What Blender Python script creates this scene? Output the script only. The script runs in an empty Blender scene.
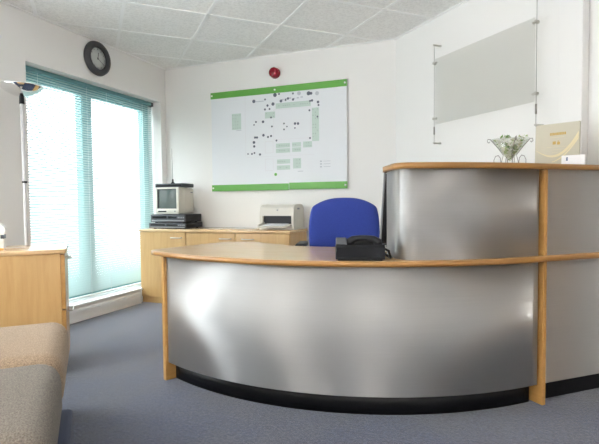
import bpy, bmesh, math, random
from mathutils import Vector, Matrix
random.seed(7)
S = bpy.context.scene
COL = S.collection
R = math.radians

# ------------------------------------------------------------------ helpers
class MB:
    """collects shapes into one mesh"""
    def __init__(s):
        s.bm = bmesh.new(); s.smooth = []
    def _mark(s, before, mi, smooth):
        for f in s.bm.faces:
            if f not in before:
                f.material_index = mi; f.smooth = smooth
    def box(s, x0, x1, y0, y1, z0, z1, bev=0.0, seg=2, mat=None, mi=0):
        b = set(s.bm.faces)
        tmp = bmesh.new()
        r = bmesh.ops.create_cube(tmp, size=1)
        for v in tmp.verts:
            v.co = Vector(((x0+x1)/2+v.co.x*(x1-x0), (y0+y1)/2+v.co.y*(y1-y0), (z0+z1)/2+v.co.z*(z1-z0)))
        if bev > 0:
            bmesh.ops.bevel(tmp, geom=tmp.edges[:], offset=bev, segments=seg, affect='EDGES', profile=0.5)
        s._merge(tmp, mat, mi, bev > 0 and seg > 1)
        return s
    def _merge(s, tmp, mat, mi, smooth):
        vm = {}
        for v in tmp.verts:
            vm[v] = s.bm.verts.new(mat @ v.co if mat else v.co)
        for f in tmp.faces:
            try:
                nf = s.bm.faces.new([vm[v] for v in f.verts])
                nf.material_index = mi; nf.smooth = smooth
            except ValueError:
                pass
        tmp.free()
    def cyl(s, p0, p1, r0, r1=None, seg=20, mi=0, smooth=True, caps=True):
        p0 = Vector(p0); p1 = Vector(p1); r1 = r0 if r1 is None else r1
        d = (p1-p0).normalized()
        a = d.orthogonal().normalized(); b = d.cross(a)
        A = []; B = []
        for k in range(seg):
            t = 2*math.pi*k/seg
            q = a*math.cos(t)+b*math.sin(t)
            A.append(s.bm.verts.new(p0+q*r0)); B.append(s.bm.verts.new(p1+q*r1))
        for k in range(seg):
            f = s.bm.faces.new((A[k], A[(k+1) % seg], B[(k+1) % seg], B[k])); f.smooth = smooth; f.material_index = mi
        if caps:
            f = s.bm.faces.new(A[::-1]); f.material_index = mi
            f = s.bm.faces.new(B); f.material_index = mi
        return s
    def tube(s, pts, r, seg=8, mi=0):
        pts = [Vector(p) for p in pts]
        rings = []
        up = None
        for i, p in enumerate(pts):
            d = (pts[min(i+1, len(pts)-1)]-pts[max(i-1, 0)]).normalized()
            if up is None: up = d.orthogonal().normalized()
            a = (up-d*up.dot(d)).normalized(); up = a; b = d.cross(a)
            rr = r[i] if isinstance(r, (list, tuple)) else r
            rings.append([s.bm.verts.new(p+(a*math.cos(2*math.pi*k/seg)+b*math.sin(2*math.pi*k/seg))*rr) for k in range(seg)])
        for A, B in zip(rings, rings[1:]):
            for k in range(seg):
                f = s.bm.faces.new((A[k], A[(k+1) % seg], B[(k+1) % seg], B[k])); f.smooth = True; f.material_index = mi
        f = s.bm.faces.new(rings[0][::-1]); f.material_index = mi
        f = s.bm.faces.new(rings[-1]); f.material_index = mi
        return s
    def lathe(s, prof, c=(0, 0, 0), seg=32, mi=0, axis=None):
        """prof list of (r,z); closed at axis when r==0"""
        c = Vector(c)
        M = Matrix.Identity(3)
        if axis is not None:
            M = Vector((0, 0, 1)).rotation_difference(Vector(axis)).to_matrix()
        rings = []
        for r, z in prof:
            if r <= 1e-6:
                rings.append([s.bm.verts.new(c+M@Vector((0, 0, z)))])
            else:
                rings.append([s.bm.verts.new(c+M@Vector((r*math.cos(2*math.pi*k/seg), r*math.sin(2*math.pi*k/seg), z))) for k in range(seg)])
        for A, B in zip(rings, rings[1:]):
            for k in range(seg):
                k2 = (k+1) % seg
                if len(A) == 1 and len(B) == 1: continue
                if len(A) == 1: vs = (A[0], B[k2], B[k])
                elif len(B) == 1: vs = (A[k], A[k2], B[0])
                else: vs = (A[k], A[k2], B[k2], B[k])
                f = s.bm.faces.new(vs); f.smooth = True; f.material_index = mi
        return s
    def prism(s, poly, z0, z1, mi=0, smooth_sides=False, mat=None, bev=0):
        """poly: ccw list of (x,y), extruded along z"""
        tmp = bmesh.new()
        A = [tmp.verts.new((x, y, z0)) for x, y in poly]
        B = [tmp.verts.new((x, y, z1)) for x, y in poly]
        n = len(poly)
        tmp.faces.new(A[::-1]); tmp.faces.new(B)
        for k in range(n):
            f = tmp.faces.new((A[k], A[(k+1) % n], B[(k+1) % n], B[k]))
        if bev:
            ed = [e for e in tmp.edges if abs(e.verts[0].co.z-e.verts[1].co.z) < 1e-6]
            bmesh.ops.bevel(tmp, geom=ed, offset=bev, segments=2, affect='EDGES', profile=.5)
        s._merge(tmp, mat, mi, False)
        if smooth_sides:
            for f in s.bm.faces:
                if abs(f.normal.z) < .5: f.smooth = True
        return s
    def build(s, name, mats, parent=None, subdiv=0, bevel=0, recalc=True, weld=False, wn=False):
        if recalc: bmesh.ops.recalc_face_normals(s.bm, faces=s.bm.faces[:])
        me = bpy.data.meshes.new(name)
        s.bm.to_mesh(me); s.bm.free()
        if not isinstance(mats, (list, tuple)): mats = [mats]
        for m in mats: me.materials.append(m)
        o = bpy.data.objects.new(name, me); COL.objects.link(o)
        if parent is not None: o.parent = parent
        if bevel:
            m = o.modifiers.new('bevel', 'BEVEL'); m.width = bevel; m.segments = 2; m.limit_method = 'ANGLE'
        if subdiv:
            m = o.modifiers.new('sub', 'SUBSURF'); m.levels = subdiv; m.render_levels = subdiv
        return o

def thing(name, label, cat, loc=(0, 0, 0), rz=0.0, group=None):
    o = bpy.data.objects.new(name, None); COL.objects.link(o)
    o.empty_display_size = .05
    o.location = loc; o.rotation_euler = (0, 0, rz)
    return tag(o, label, cat, group)
def tag(o, label, cat, group=None):
    o['label'] = label; o['category'] = cat
    if group: o['group'] = group
    return o
def struct(name, mb, mats, parent=None, **k):
    o = mb.build(name, mats, parent, **k)
    if parent is None: o['kind'] = 'structure'
    return o

# ------------------------------------------------------------------ materials
def mat(name, col=(.8, .8, .8), rough=.5, metal=0.0, **kw):
    m = bpy.data.materials.new(name); m.use_nodes = True
    b = m.node_tree.nodes['Principled BSDF']
    b.inputs['Base Color'].default_value = (*col, 1)
    b.inputs['Roughness'].default_value = rough
    b.inputs['Metallic'].default_value = metal
    for k, v in kw.items():
        b.inputs[k.replace('_', ' ')].default_value = v
    return m
def nodes(m):
    nt = m.node_tree
    return nt, nt.nodes, nt.links, nt.nodes['Principled BSDF']
def coords(m, scale=(1, 1, 1), rot=(0, 0, 0)):
    nt, N, L, b = nodes(m)
    tc = N.new('ShaderNodeTexCoord'); mp = N.new('ShaderNodeMapping')
    mp.inputs['Scale'].default_value = scale; mp.inputs['Rotation'].default_value = rot
    L.new(tc.outputs['Object'], mp.inputs['Vector'])
    return mp
def noise(m, mp, scale, detail=4, rough=.6, dist=0):
    nt, N, L, b = nodes(m)
    n = N.new('ShaderNodeTexNoise'); n.inputs['Scale'].default_value = scale
    n.inputs['Detail'].default_value = detail; n.inputs['Roughness'].default_value = rough
    n.inputs['Distortion'].default_value = dist
    L.new(mp.outputs['Vector'], n.inputs['Vector'])
    return n
def ramp(m, src, stops):
    nt, N, L, b = nodes(m)
    r = N.new('ShaderNodeValToRGB')
    cr = r.color_ramp
    while len(cr.elements) > len(stops): cr.elements.remove(cr.elements[-1])
    while len(cr.elements) < len(stops): cr.elements.new(.5)
    for e, (p, c) in zip(cr.elements, stops):
        e.position = p; e.color = (*c, 1)
    L.new(src, r.inputs['Fac'])
    return r
def bump(m, src, strength=.2, dist=.01):
    nt, N, L, b = nodes(m)
    bp = N.new('ShaderNodeBump'); bp.inputs['Strength'].default_value = strength; bp.inputs['Distance'].default_value = dist
    L.new(src, bp.inputs['Height']); L.new(bp.outputs['Normal'], b.inputs['Normal'])
    return bp

def wood(name, c0, c1, rough=.35, scale=(14, 14, 1.2)):
    m = mat(name, c0, rough)
    nt, N, L, b = nodes(m)
    mp = coords(m, scale)
    n = noise(m, mp, 1.6, 6, .65, .6)
    r = ramp(m, n.outputs['Fac'], [(.3, c1), (.62, c0)])
    L.new(r.outputs['Color'], b.inputs['Base Color'])
    mp2 = coords(m, (scale[0]*5, scale[1]*5, scale[2]*2.5))
    n2 = noise(m, mp2, 2.2, 3, .6)
    bump(m, n2.outputs['Fac'], .05, .003)
    b.inputs['Coat Weight'].default_value = .25
    b.inputs['Coat Roughness'].default_value = .2
    return m

M = {}
M['wall'] = mat('wall_paint', (.80, .79, .77), .75)
nt, N, L, b = nodes(M['wall']); bump(M['wall'], noise(M['wall'], coords(M['wall']), 90, 3).outputs['Fac'], .04, .004)
M['white'] = mat('white_gloss', (.86, .86, .85), .35)
M['tile'] = mat('ceiling_tile', (.77, .765, .745), .85)
m = M['tile']; nt, N, L, b = nodes(m); mp = coords(m)
n = noise(m, mp, 55, 6, .75); r = ramp(m, n.outputs['Fac'], [(.38, (.77, .76, .74)), (.56, (.905, .895, .875))])
L.new(r.outputs['Color'], b.inputs['Base Color']); bump(m, n.outputs['Fac'], .5, .006)
M['grid'] = mat('ceiling_bar', (.90, .895, .885), .5)
# carpet
m = M['carpet'] = mat('carpet_loop', (.16, .19, .26), .95)
nt, N, L, b = nodes(m); mp = coords(m)
n1 = noise(m, mp, 65, 6, .8); n2 = noise(m, mp, 1.6, 6, .68)
r1 = ramp(m, n1.outputs['Fac'], [(.36, (.011, .018, .043)), (.64, (.070, .089, .155))])
r2 = ramp(m, n2.outputs['Fac'], [(.38, (.72, .84, 1.0)), (.64, (1.28, 1.10, .86))])
mx = N.new('ShaderNodeMix'); mx.data_type = 'RGBA'; mx.blend_type = 'MULTIPLY'; mx.inputs[0].default_value = 1
L.new(r1.outputs['Color'], mx.inputs[6]); L.new(r2.outputs['Color'], mx.inputs[7]); L.new(mx.outputs[2], b.inputs['Base Color'])
bump(m, n1.outputs['Fac'], .6, .006)
b.inputs['Sheen Weight'].default_value = .5; b.inputs['Sheen Roughness'].default_value = .4
# woods
M['beech'] = wood('beech_veneer', (.57, .36, .15), (.49, .29, .105))
M['beech_top'] = wood('beech_worktop', (.66, .445, .235), (.61, .395, .19), .2, (2, 9, 9))
M['beech_edge'] = wood('beech_edge', (.50, .275, .085), (.43, .22, .06), .35, (3, 3, 14))
M['lip'] = wood('beech_lipping', (.37, .185, .050), (.31, .145, .036), .35, (3, 3, 14))
M['oak_dark'] = wood('door_veneer', (.40, .25, .13), (.30, .17, .08), .4)
# brushed steel
m = M['steel'] = bpy.data.materials.new('brushed_steel'); m.use_nodes = True
N = m.node_tree.nodes; L = m.node_tree.links; N.clear()
out = N.new('ShaderNodeOutputMaterial')
tg = N.new('ShaderNodeTangent'); tg.direction_type = 'RADIAL'; tg.axis = 'Z'
an = N.new('ShaderNodeBsdfAnisotropic'); an.distribution = 'GGX'
an.inputs['Roughness'].default_value = .55; an.inputs['Anisotropy'].default_value = .78
tc = N.new('ShaderNodeTexCoord'); mp = N.new('ShaderNodeMapping'); mp.inputs['Scale'].default_value = (3, 3, 420)
ns = N.new('ShaderNodeTexNoise'); ns.inputs['Scale'].default_value = 1; ns.inputs['Detail'].default_value = 3
cr_ = N.new('ShaderNodeValToRGB')
cr_.color_ramp.elements[0].position = .3; cr_.color_ramp.elements[0].color = (.60, .595, .585, 1)
cr_.color_ramp.elements[1].position = .7; cr_.color_ramp.elements[1].color = (.625, .62, .61, 1)
L.new(tc.outputs['Object'], mp.inputs['Vector']); L.new(mp.outputs['Vector'], ns.inputs['Vector'])
L.new(ns.outputs['Fac'], cr_.inputs['Fac']); L.new(cr_.outputs['Color'], an.inputs['Color'])
L.new(tg.outputs['Tangent'], an.inputs['Tangent'])
g2 = N.new('ShaderNodeBsdfAnisotropic'); g2.inputs['Roughness'].default_value = .78
ms = N.new('ShaderNodeMixShader'); ms.inputs[0].default_value = .42
L.new(cr_.outputs['Color'], g2.inputs['Color'])
L.new(an.outputs[0], ms.inputs[1]); L.new(g2.outputs[0], ms.inputs[2]); L.new(ms.outputs[0], out.inputs['Surface'])
M['chrome'] = mat('chrome', (.78, .78, .78), .08, 1.0)
M['silver'] = mat('silver_paint', (.68, .67, .68), .4, .0)
M['nickel'] = mat('satin_nickel', (.55, .53, .49), .28, 1.0)
M['dark_steel'] = mat('dull_steel', (.30, .28, .26), .35, 1.0)
M['black'] = mat('black_laminate', (.006, .006, .007), .4, Specular_IOR_Level=.2)
M['black_plastic'] = mat('black_plastic', (.009, .0095, .012), .42, 0.0, Specular_IOR_Level=.3)
M['grey_plastic'] = mat('charcoal_plastic', (.06, .064, .075), .4, 0.0, Specular_IOR_Level=.35)
M['mid_plastic'] = mat('grey_plastic', (.25, .26, .28), .4)
M['beige_plastic'] = mat('putty_plastic', (.66, .63, .56), .45)
M['white_plastic'] = mat('white_plastic', (.82, .81, .78), .4)
M['screen'] = mat('tube_glass', (.13, .15, .14), .08)
M['lcd'] = mat('lcd_panel', (.01, .01, .012), .15)
M['teal'] = mat('teal_coated_frame', (.13, .29, .30), .4)
m = M['blind'] = mat('blind_slat', (.45, .575, .57), .45)
nt, N, L, b = nodes(m)
tr = N.new('ShaderNodeBsdfTranslucent'); tr.inputs['Color'].default_value = (.82, .9, .89, 1)
ms = N.new('ShaderNodeMixShader'); ms.inputs[0].default_value = .0
L.new(b.outputs['BSDF'], ms.inputs[1]); L.new(tr.outputs['BSDF'], ms.inputs[2])
L.new(ms.outputs['Shader'], N['Material Output'].inputs['Surface'])
m = M['glass'] = bpy.data.materials.new('window_glass'); m.use_nodes = True
N = m.node_tree.nodes; L = m.node_tree.links; N.clear()
out = N.new('ShaderNodeOutputMaterial'); ms = N.new('ShaderNodeMixShader'); ms.inputs[0].default_value = .06
t_ = N.new('ShaderNodeBsdfTransparent'); t_.inputs['Color'].default_value = (.95, .98, .975, 1)
g_ = N.new('ShaderNodeBsdfGlossy'); g_.inputs['Roughness'].default_value = .02
L.new(t_.outputs[0], ms.inputs[1]); L.new(g_.outputs[0], ms.inputs[2]); L.new(ms.outputs[0], out.inputs['Surface'])
# frosted acrylic
m = M['acrylic'] = bpy.data.materials.new('clear_acrylic'); m.use_nodes = True
N = m.node_tree.nodes; L = m.node_tree.links; N.clear()
out = N.new('ShaderNodeOutputMaterial')
t_ = N.new('ShaderNodeBsdfTransparent'); t_.inputs['Color'].default_value = (.945, .945, .935, 1)
g_ = N.new('ShaderNodeBsdfGlossy'); g_.inputs['Roughness'].default_value = .2; g_.inputs['Color'].default_value = (.9, .9, .88, 1)
fr = N.new('ShaderNodeMath'); fr.operation = 'ADD'; fr.inputs[0].default_value = .07; fr.inputs[1].default_value = 0
ms = N.new('ShaderNodeMixShader')
L.new(fr.outputs[0], ms.inputs[0]); L.new(t_.outputs[0], ms.inputs[1]); L.new(g_.outputs[0], ms.inputs[2]); L.new(ms.outputs[0], out.inputs['Surface'])
# clear bowl glass
M['bowl_glass'] = bpy.data.materials.new('bowl_glass'); m = M['bowl_glass']; m.use_nodes = True
N = m.node_tree.nodes; L = m.node_tree.links; N.clear()
out = N.new('ShaderNodeOutputMaterial')
t_ = N.new('ShaderNodeBsdfTransparent'); t_.inputs['Color'].default_value = (.93, .95, .93, 1)
g_ = N.new('ShaderNodeBsdfGlossy'); g_.inputs['Roughness'].default_value = .03
fr = N.new('ShaderNodeMath'); fr.operation = 'ADD'; fr.inputs[0].default_value = .10; fr.inputs[1].default_value = 0
ms = N.new('ShaderNodeMixShader')
L.new(fr.outputs[0], ms.inputs[0]); L.new(t_.outputs[0], ms.inputs[1]); L.new(g_.outputs[0], ms.inputs[2]); L.new(ms.outputs[0], out.inputs['Surface'])
# fabrics
def fabric(name, c0, c1, scale=230, bs=.5):
    m = mat(name, c0, .9)
    nt, N, L, b = nodes(m)
    n = noise(m, coords(m), scale, 3, .75)
    r = ramp(m, n.outputs['Fac'], [(.36, c1), (.64, c0)])
    L.new(r.outputs['Color'], b.inputs['Base Color']); bump(m, n.outputs['Fac'], bs, .004)
    b.inputs['Sheen Weight'].default_value = .08
    return m
M['tweed'] = fabric('oatmeal_tweed', (.47, .345, .235), (.21, .145, .092))
M['tweed_grey'] = fabric('grey_brown_tweed', (.25, .215, .175), (.10, .083, .067))
M['navy'] = fabric('navy_cloth', (.035, .05, .105), (.018, .027, .06), 300, .3)
M['blue'] = fabric('royal_blue_cloth', (.026, .055, .32), (.014, .034, .23), 320, .25)
M['green'] = mat('lime_green_acrylic', (.115, .37, .055), .4)
M['board'] = mat('white_print', (.74, .76, .79), .5)
M['print_green'] = mat('print_sage', (.50, .61, .56), .5)
M['print_dark'] = mat('print_slate', (.10, .11, .15), .5)
M['print_grey'] = mat('print_grey', (.48, .50, .55), .5)
M['print_pink'] = mat('print_pale_pink', (.68, .65, .68), .5)
M['red'] = mat('red_plastic', (.30, .006, .022), .25)
M['paper'] = mat('cream_card', (.48, .45, .355), .5)
M['gold'] = mat('gold_foil', (.40, .26, .05), .4, .2)
M['pale_gold'] = mat('pale_gold_print', (.66, .58, .36), .45)
M['card'] = mat('white_card', (.85, .85, .87), .4)
M['blue_print'] = mat('blue_print', (.06, .12, .22), .4)
M['clock_face'] = mat('clock_face', (.60, .62, .60), .35)
M['clock_rim'] = mat('clock_rim', (.045, .045, .05), .4)
M['leaf'] = mat('green_leaf', (.14, .30, .05), .5)
M['leaf_pale'] = mat('pale_leaf', (.38, .45, .24), .6)
M['petal'] = mat('cream_petal', (.78, .76, .70), .6)
M['amber'] = mat('amber_glass', (.75, .42, .12), .2)

# ------------------------------------------------------------------ camera
Rm = None
f_px, pitch, roll, yaw, CH = 474.562, .0404, -.0094, .3668, .981
c_, s_ = math.cos(pitch), math.sin(pitch)
right0 = Vector((1, 0, 0)); fwd = Vector((0, c_, -s_)); up0 = Vector((0, s_, c_))
cr, sr = math.cos(roll), math.sin(roll)
right = right0*cr+up0*sr; up = up0*cr-right0*sr
Zm = Matrix.Rotation(yaw, 3, 'Z')
right, up, fwd = Zm@right, Zm@up, Zm@fwd
cam = bpy.data.cameras.new('camera'); co = bpy.data.objects.new('camera', cam); COL.objects.link(co)
co.matrix_world = Matrix(((right.x, up.x, -fwd.x, 0), (right.y, up.y, -fwd.y, 0), (right.z, up.z, -fwd.z, CH), (0, 0, 0, 1)))
cam.sensor_width = 36; cam.lens = f_px*36/599; cam.clip_start = .05
S.camera = co

# ------------------------------------------------------------------ room shell
LX, BY, H = -3.186, 4.302, 2.426
CX = -.721                        # where back wall meets the diagonal wall
RX, RY = 2.2, -3.6                # right wall x, rear wall y
CE = (RX, CX+BY-RX)               # end of diagonal wall
T = .25
floor = MB().box(LX-T, RX+T, RY-T, BY+T, -.1, 0)
struct('floor', floor, M['carpet'])
struct('ceiling', MB().box(LX-T, RX+T, RY-T, BY+T, H, H+.1), M['tile'])
W1 = (2.62, 4.217, .14, 2.06)
W2_ADDED = (-1.2, 1.9, .14, 2.06)  # unseen second opening, added to light the room and brighten the steel
wl = MB()
for y0, y1 in ((RY-T, W2_ADDED[0]), (W2_ADDED[1], W1[0]), (W1[1], BY)):
    wl.box(LX-T, LX, y0, y1, 0, H)
for y0, y1, z0, z1 in (W1, W2_ADDED):
    wl.box(LX-T, LX, y0, y1, 0, z0); wl.box(LX-T, LX, y0, y1, z1, H)
struct('wall_left', wl, M['wall'])
struct('wall_back', MB().box(LX-T, CX+.1, BY, BY+T, 0, H), M['wall'])
d45 = math.sqrt(.5)
dl = math.hypot(CE[0]-CX, CE[1]-BY)
mdiag = Matrix.Translation((CX, BY, 0))@Matrix.Rotation(R(-45), 4, 'Z')
DW = MB()
DW.box(0, dl+.1, 0, T, 0, H, mat=mdiag)
struct('wall_diagonal', DW, M['wall'])
struct('wall_right', MB().box(RX, RX+T, RY-T, CE[1], 0, H), M['wall'])
struct('wall_rear', MB().box(LX, RX, RY-T, RY, 0, H), M['wall'])
# boxed pilaster on the diagonal wall beside the counter
ps = (.445-CX)/d45
struct('trim_1', MB().box(ps, ps+.142, -.055, 0, 0, H, bev=.003, seg=1, mat=mdiag), M['wall'])
# unseen wooden door on the diagonal wall, added for its brown reflection in the steel
d0 = 2.35
dr_ = bpy.data.objects.new('added_door_1', None); COL.objects.link(dr_); dr_['kind'] = 'structure'
dr_.matrix_world = mdiag@Matrix.Translation((d0, 0, 0))
MB().box(0, .86, -.03, 0, 0, 2.05, .002, 1).build('door_leaf', M['oak_dark'], dr_)
fm = MB()
fm.box(-.07, 0, -.04, 0, 0, 2.12, .003, 1); fm.box(.86, .93, -.04, 0, 0, 2.12, .003, 1); fm.box(0, .86, -.04, 0, 2.05, 2.12, .003, 1)
fm.build('door_frame', M['oak_dark'], dr_)
MB().tube([(.07, -.03, 1.02), (.07, -.075, 1.02), (.19, -.08, 1.02)], .009, 10).build('door_handle', M['nickel'], dr_)
# ceiling grid bars, 600 mm, laid at 45 degrees to the window wall
gx, gy, ga = .2524, 3.0551, .78
u = Vector((math.cos(ga), math.sin(ga))); v = Vector((-math.sin(ga), math.cos(ga)))
def clip(p, d):
    """clip an infinite line to the room polygon"""
    poly = [(LX, RY), (RX, RY), CE, (CX, BY), (LX, BY)]
    ts = []
    for i in range(5):
        a = Vector(poly[i]); b_ = Vector(poly[(i+1) % 5]); e = b_-a
        den = d.x*e.y-d.y*e.x
        if abs(den) < 1e-9: continue
        w = a-p
        t = (w.x*e.y-w.y*e.x)/den; q = (w.x*d.y-w.y*d.x)/den
        if -1e-9 <= q <= 1+1e-9: ts.append(t)
    return (min(ts), max(ts)) if len(ts) >= 2 and max(ts)-min(ts) > .05 else None
gb = MB()
for k in range(-12, 12):
    for (d, n, off) in ((v, u, gx+.6*k), (u, v, gy+.6*k)):
        p = n*off
        c = clip(p, d)
        if c:
            a, b_ = p+d*c[0], p+d*c[1]
            mm = Matrix.Translation((a.x, a.y, 0))@Matrix.Rotation(math.atan2(d.y, d.x), 4, 'Z')
            gb.box(0, c[1]-c[0], -.012, .012, H-.004, H, mat=mm)
struct('trim_2', gb, M['grid'])
# thin shadow-gap edge trim where ceiling meets the walls
et = MB()
et.box(LX, LX+.02, RY, BY, H-.006, H); et.box(LX, CX, BY-.02, BY, H-.006, H)
et.box(0, dl, -.02, 0, H-.006, H, mat=mdiag)
struct('trim_3', et, M['grid'])

# windows ------------------------------------------------------------------
def window(n, W, mull):
    y0, y1, z0, z1 = W
    root = bpy.data.objects.new('window_%d' % n, None); COL.objects.link(root)
    root.location = (LX, (y0+y1)/2, z0); root['kind'] = 'structure'
    oy = (y0+y1)/2; oz = z0
    f = MB()
    xa, xb = -.235, -.165
    a0, a1, b0, b1 = y0-oy, y1-oy, 0, z1-z0
    f.box(xa, xb, a0, a0+.075, b0, b1, .004, 1); f.box(xa, xb, a1-.085, a1, b0, b1, .004, 1)
    f.box(xa, xb, a0+.075, a1-.085, b1-.10, b1, .004, 1); f.box(xa, xb, a0+.075, a1-.085, b0, b0+.07, .004, 1)
    mc = mull-oy
    f.box(xa, xb+.01, mc-.06, mc+.06, b0+.07, b1-.10, .004, 1)
    f.build('window_frame', M['teal'], root)
    for (p, q) in ((a0+.07, mc-.055), (mc+.055, a1-.08)):
        MB().box(-.203, -.197, p, q, b0+.065, b1-.095).build('pane', M['glass'], root)
    sl = MB().box(-.165, .022, a0+.002, a1-.002, -.012, .004, .004, 2)
    sl.build('window_sill', M['white'], root)
    return root
window(1, W1, 3.355)
window(2, W2_ADDED, .35)  # added window out of view, gives the steel its bright left reflection
# boxed perimeter trunking below the windows
tk = MB()
for y0, y1 in ((1.9, 3.80),):
    tk.box(LX, LX+.028, y0, y1, 0, .108, .004, 2)
    tk.box(LX+.028, LX+.034, y0, y1, .078, .104, .002, 1)
    tk.box(LX+.028, LX+.034, y0, y1, .0, .016, .002, 1)
struct('baseboard_left', tk, M['white'])
struct('baseboard_back', MB().box(-1.5, CX, BY-.02, BY, 0, .1, .003, 1), M['white'])
struct('baseboard_diagonal', MB().box(0, ps, -.02, 0, 0, .1, .003, 1, mat=mdiag), M['white'])

# venetian blind
bl = thing('venetian_blind', 'pale aqua venetian blind with closely spaced slats covering the tall window', 'blind', (LX-.108, (W1[0]+W1[1])/2, W1[2]+.02))
hb = (W1[1]-W1[0])/2-.012
zt = W1[3]-W1[2]-.022
MB().box(-.018, .018, -hb, hb, zt-.034, zt, .003, 1).build('head_rail', M['teal'], bl)
sm = MB()
nsl = 86
z = zt-.05; pit = (zt-.05-.02)/nsl
for k in range(nsl):
    zz = zt-.05-pit*k
    mm = Matrix.Translation((0, 0, zz))@Matrix.Rotation(R(45), 4, 'Y')
    w = .0125
    P = [(-w, 0), (-w*.4, .0016), (w*.4, .0016), (w, 0)]
    vs = [[sm.bm.verts.new(mm@Vector((x, yy, q))) for x, q in P] for yy in (-hb+.004, hb-.004)]
    for i in range(3):
        fc = sm.bm.faces.new((vs[0][i], vs[0][i+1], vs[1][i+1], vs[1][i])); fc.smooth = True
sm.build('slats', M['blind'], bl, recalc=False)
MB().box(-.012, .012, -hb, hb, 0.0, .014, .003, 1).build('bottom_rail', M['white'], bl)
for yy in (-.62, -.12, .12, .62):
    MB().cyl((.0145, yy, .01), (.0145, yy, zt-.03), .0009, seg=6).build('ladder_cord', M['white'], bl)
MB().box(-.02, .02, hb-.03, hb+.004, zt-.04, zt-.002, .002, 1).build('end_bracket', M['grey_plastic'], bl)

# ------------------------------------------------------------------ wall clock
ck = thing('wall_clock', 'round wall clock with thick dark rim above the window', 'clock', (LX, 3.325, 2.268))
rim = MB().lathe([(.098, .0), (.152, .0), (.158, .012), (.152, .032), (.138, .044), (.118, .046), (.102, .038), (.098, .022), (.098, 0)], axis=(1, 0, 0), seg=48)
rim.build('rim', M['clock_rim'], ck)
tm = MB().lathe([(0, .018), (.100, .018), (.100, .008), (0, .008)], axis=(1, 0, 0), seg=40)
for k in range(12):
    a = k*math.pi/6
    mm = Matrix.Translation((.0185, 0, 0))@Matrix.Rotation(a, 4, 'X')
    tm.box(-.0004, .0008, -.002, .002, .078, .092, mat=mm, mi=1)
tm.build('dial', [M['clock_face'], M['clock_rim']], ck)
ck.scale = (.95, .95, .95)
def hand(ang, ln, w, x):
    mm = Matrix.Translation((x, 0, 0))@Matrix.Rotation(ang, 4, 'X')
    MB().box(-.0006, .0006, -w, w, -.012, ln, mat=mm).build('clock_hand', M['clock_rim'], ck)
hand(R(-8), .055, .003, .021); hand(R(-122), .078, .002, .0225)
MB().cyl((.018, 0, 0), (.025, 0, 0), .005, seg=12).build('hub', M['clock_rim'], ck)

# ------------------------------------------------------------------ floor lamp (uplighter)
fl = thing('floor_lamp', 'chrome uplighter floor lamp with shallow bowl beside the window', 'lamp', (-2.965, 2.40, 0))
MB().lathe([(0, 0), (.14, 0), (.14, .012), (.03, .028), (.014, .05), (0, .05)], seg=32).build('base', M['chrome'], fl)
MB().cyl((0, 0, .03), (0, 0, 1.70), .0115, seg=14).build('pole', M['silver'], fl)
MB().cyl((0, 0, 1.68), (0, 0, 1.735), .017, .015, seg=14).build('collar', M['black_plastic'], fl)
MB().lathe([(.012, 1.730), (.05, 1.738), (.10, 1.762), (.138, 1.795), (.142, 1.800), (.138, 1.803), (.10, 1.771), (.05, 1.748), (0, 1.742)], seg=40).build('bowl', M['chrome'], fl)
MB().lathe([(0, 1.744), (.022, 1.744), (.026, 1.775), (.02, 1.80), (0, 1.803)], seg=18).build('bulb_holder', M['amber'], fl)
MB().box(-.012, .016, -.012, .012, 1.135, 1.15, .003, 1).build('switch', M['black_plastic'], fl)

# ------------------------------------------------------------------ left filing cabinet (45 degrees)
FW, FD = .42, .48
fc = thing('filing_cabinet', 'beech filing cabinet behind the tweed seats at left edge', 'cabinet', (-2.224, 2.041, 0), R(45))
# local: x along the visible side (negative = to the left), y away from the camera
MB().box(-FD, -.022, 0.0, FW, .06, .705, .002, 1).build('carcass', M['beech'], fc)
MB().box(-FD, -.05, .02, FW-.02, 0, .06, .002, 1).build('plinth', M['beech_edge'], fc)
MB().box(-FD-.008, .006, -.008, FW+.008, .705, .73, .004, 2).build('top', M['beech_top'], fc)
for z0, z1 in ((.385, .698), (.065, .378)):
    dr = MB().box(-.022, 0, .004, FW-.004, z0, z1, .002, 1).build('drawer', M['beech_edge'], fc)
    hd = MB()
    zz = z1-.035
    hd.tube([(0, FW/2-.06, zz), (.024, FW/2-.058, zz), (.03, FW/2-.05, zz), (.03, FW/2+.05, zz), (.024, FW/2+.058, zz), (0, FW/2+.06, zz)], .0045, 8)
    hd.build('handle', M['nickel'], dr)

# white desk gadget on it
wg = thing('tape_dispenser', 'white plastic tape dispenser on the filing cabinet at far left', 'tape dispenser', (-2.568, 1.877, .73), R(45))
prof = [(-.10, 0), (.048, 0), (.052, .018), (.044, .05), (.05, .062), (.052, .10), (.06, .112), (.056, .128), (.03, .152), (-.02, .17), (-.07, .15), (-.10, .09)]
mmx = Matrix.Rotation(R(90), 4, 'X')
MB().prism([(x, y) for x, y in prof], -.03, .03, mat=mmx, bev=.004).build('body', M['white_plastic'], wg)
MB().box(.034, .0535, -.031, .031, .064, .088, .002, 1).build('slot', M['grey_plastic'], wg)
MB().cyl((-.025, -.034, .09), (-.025, .034, .09), .036, seg=24).build('tape_roll', M['beech'], wg)
MB().box(-.09, .05, -.034, .034, 0, .012, .003, 1).build('foot', M['amber'], wg)

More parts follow.
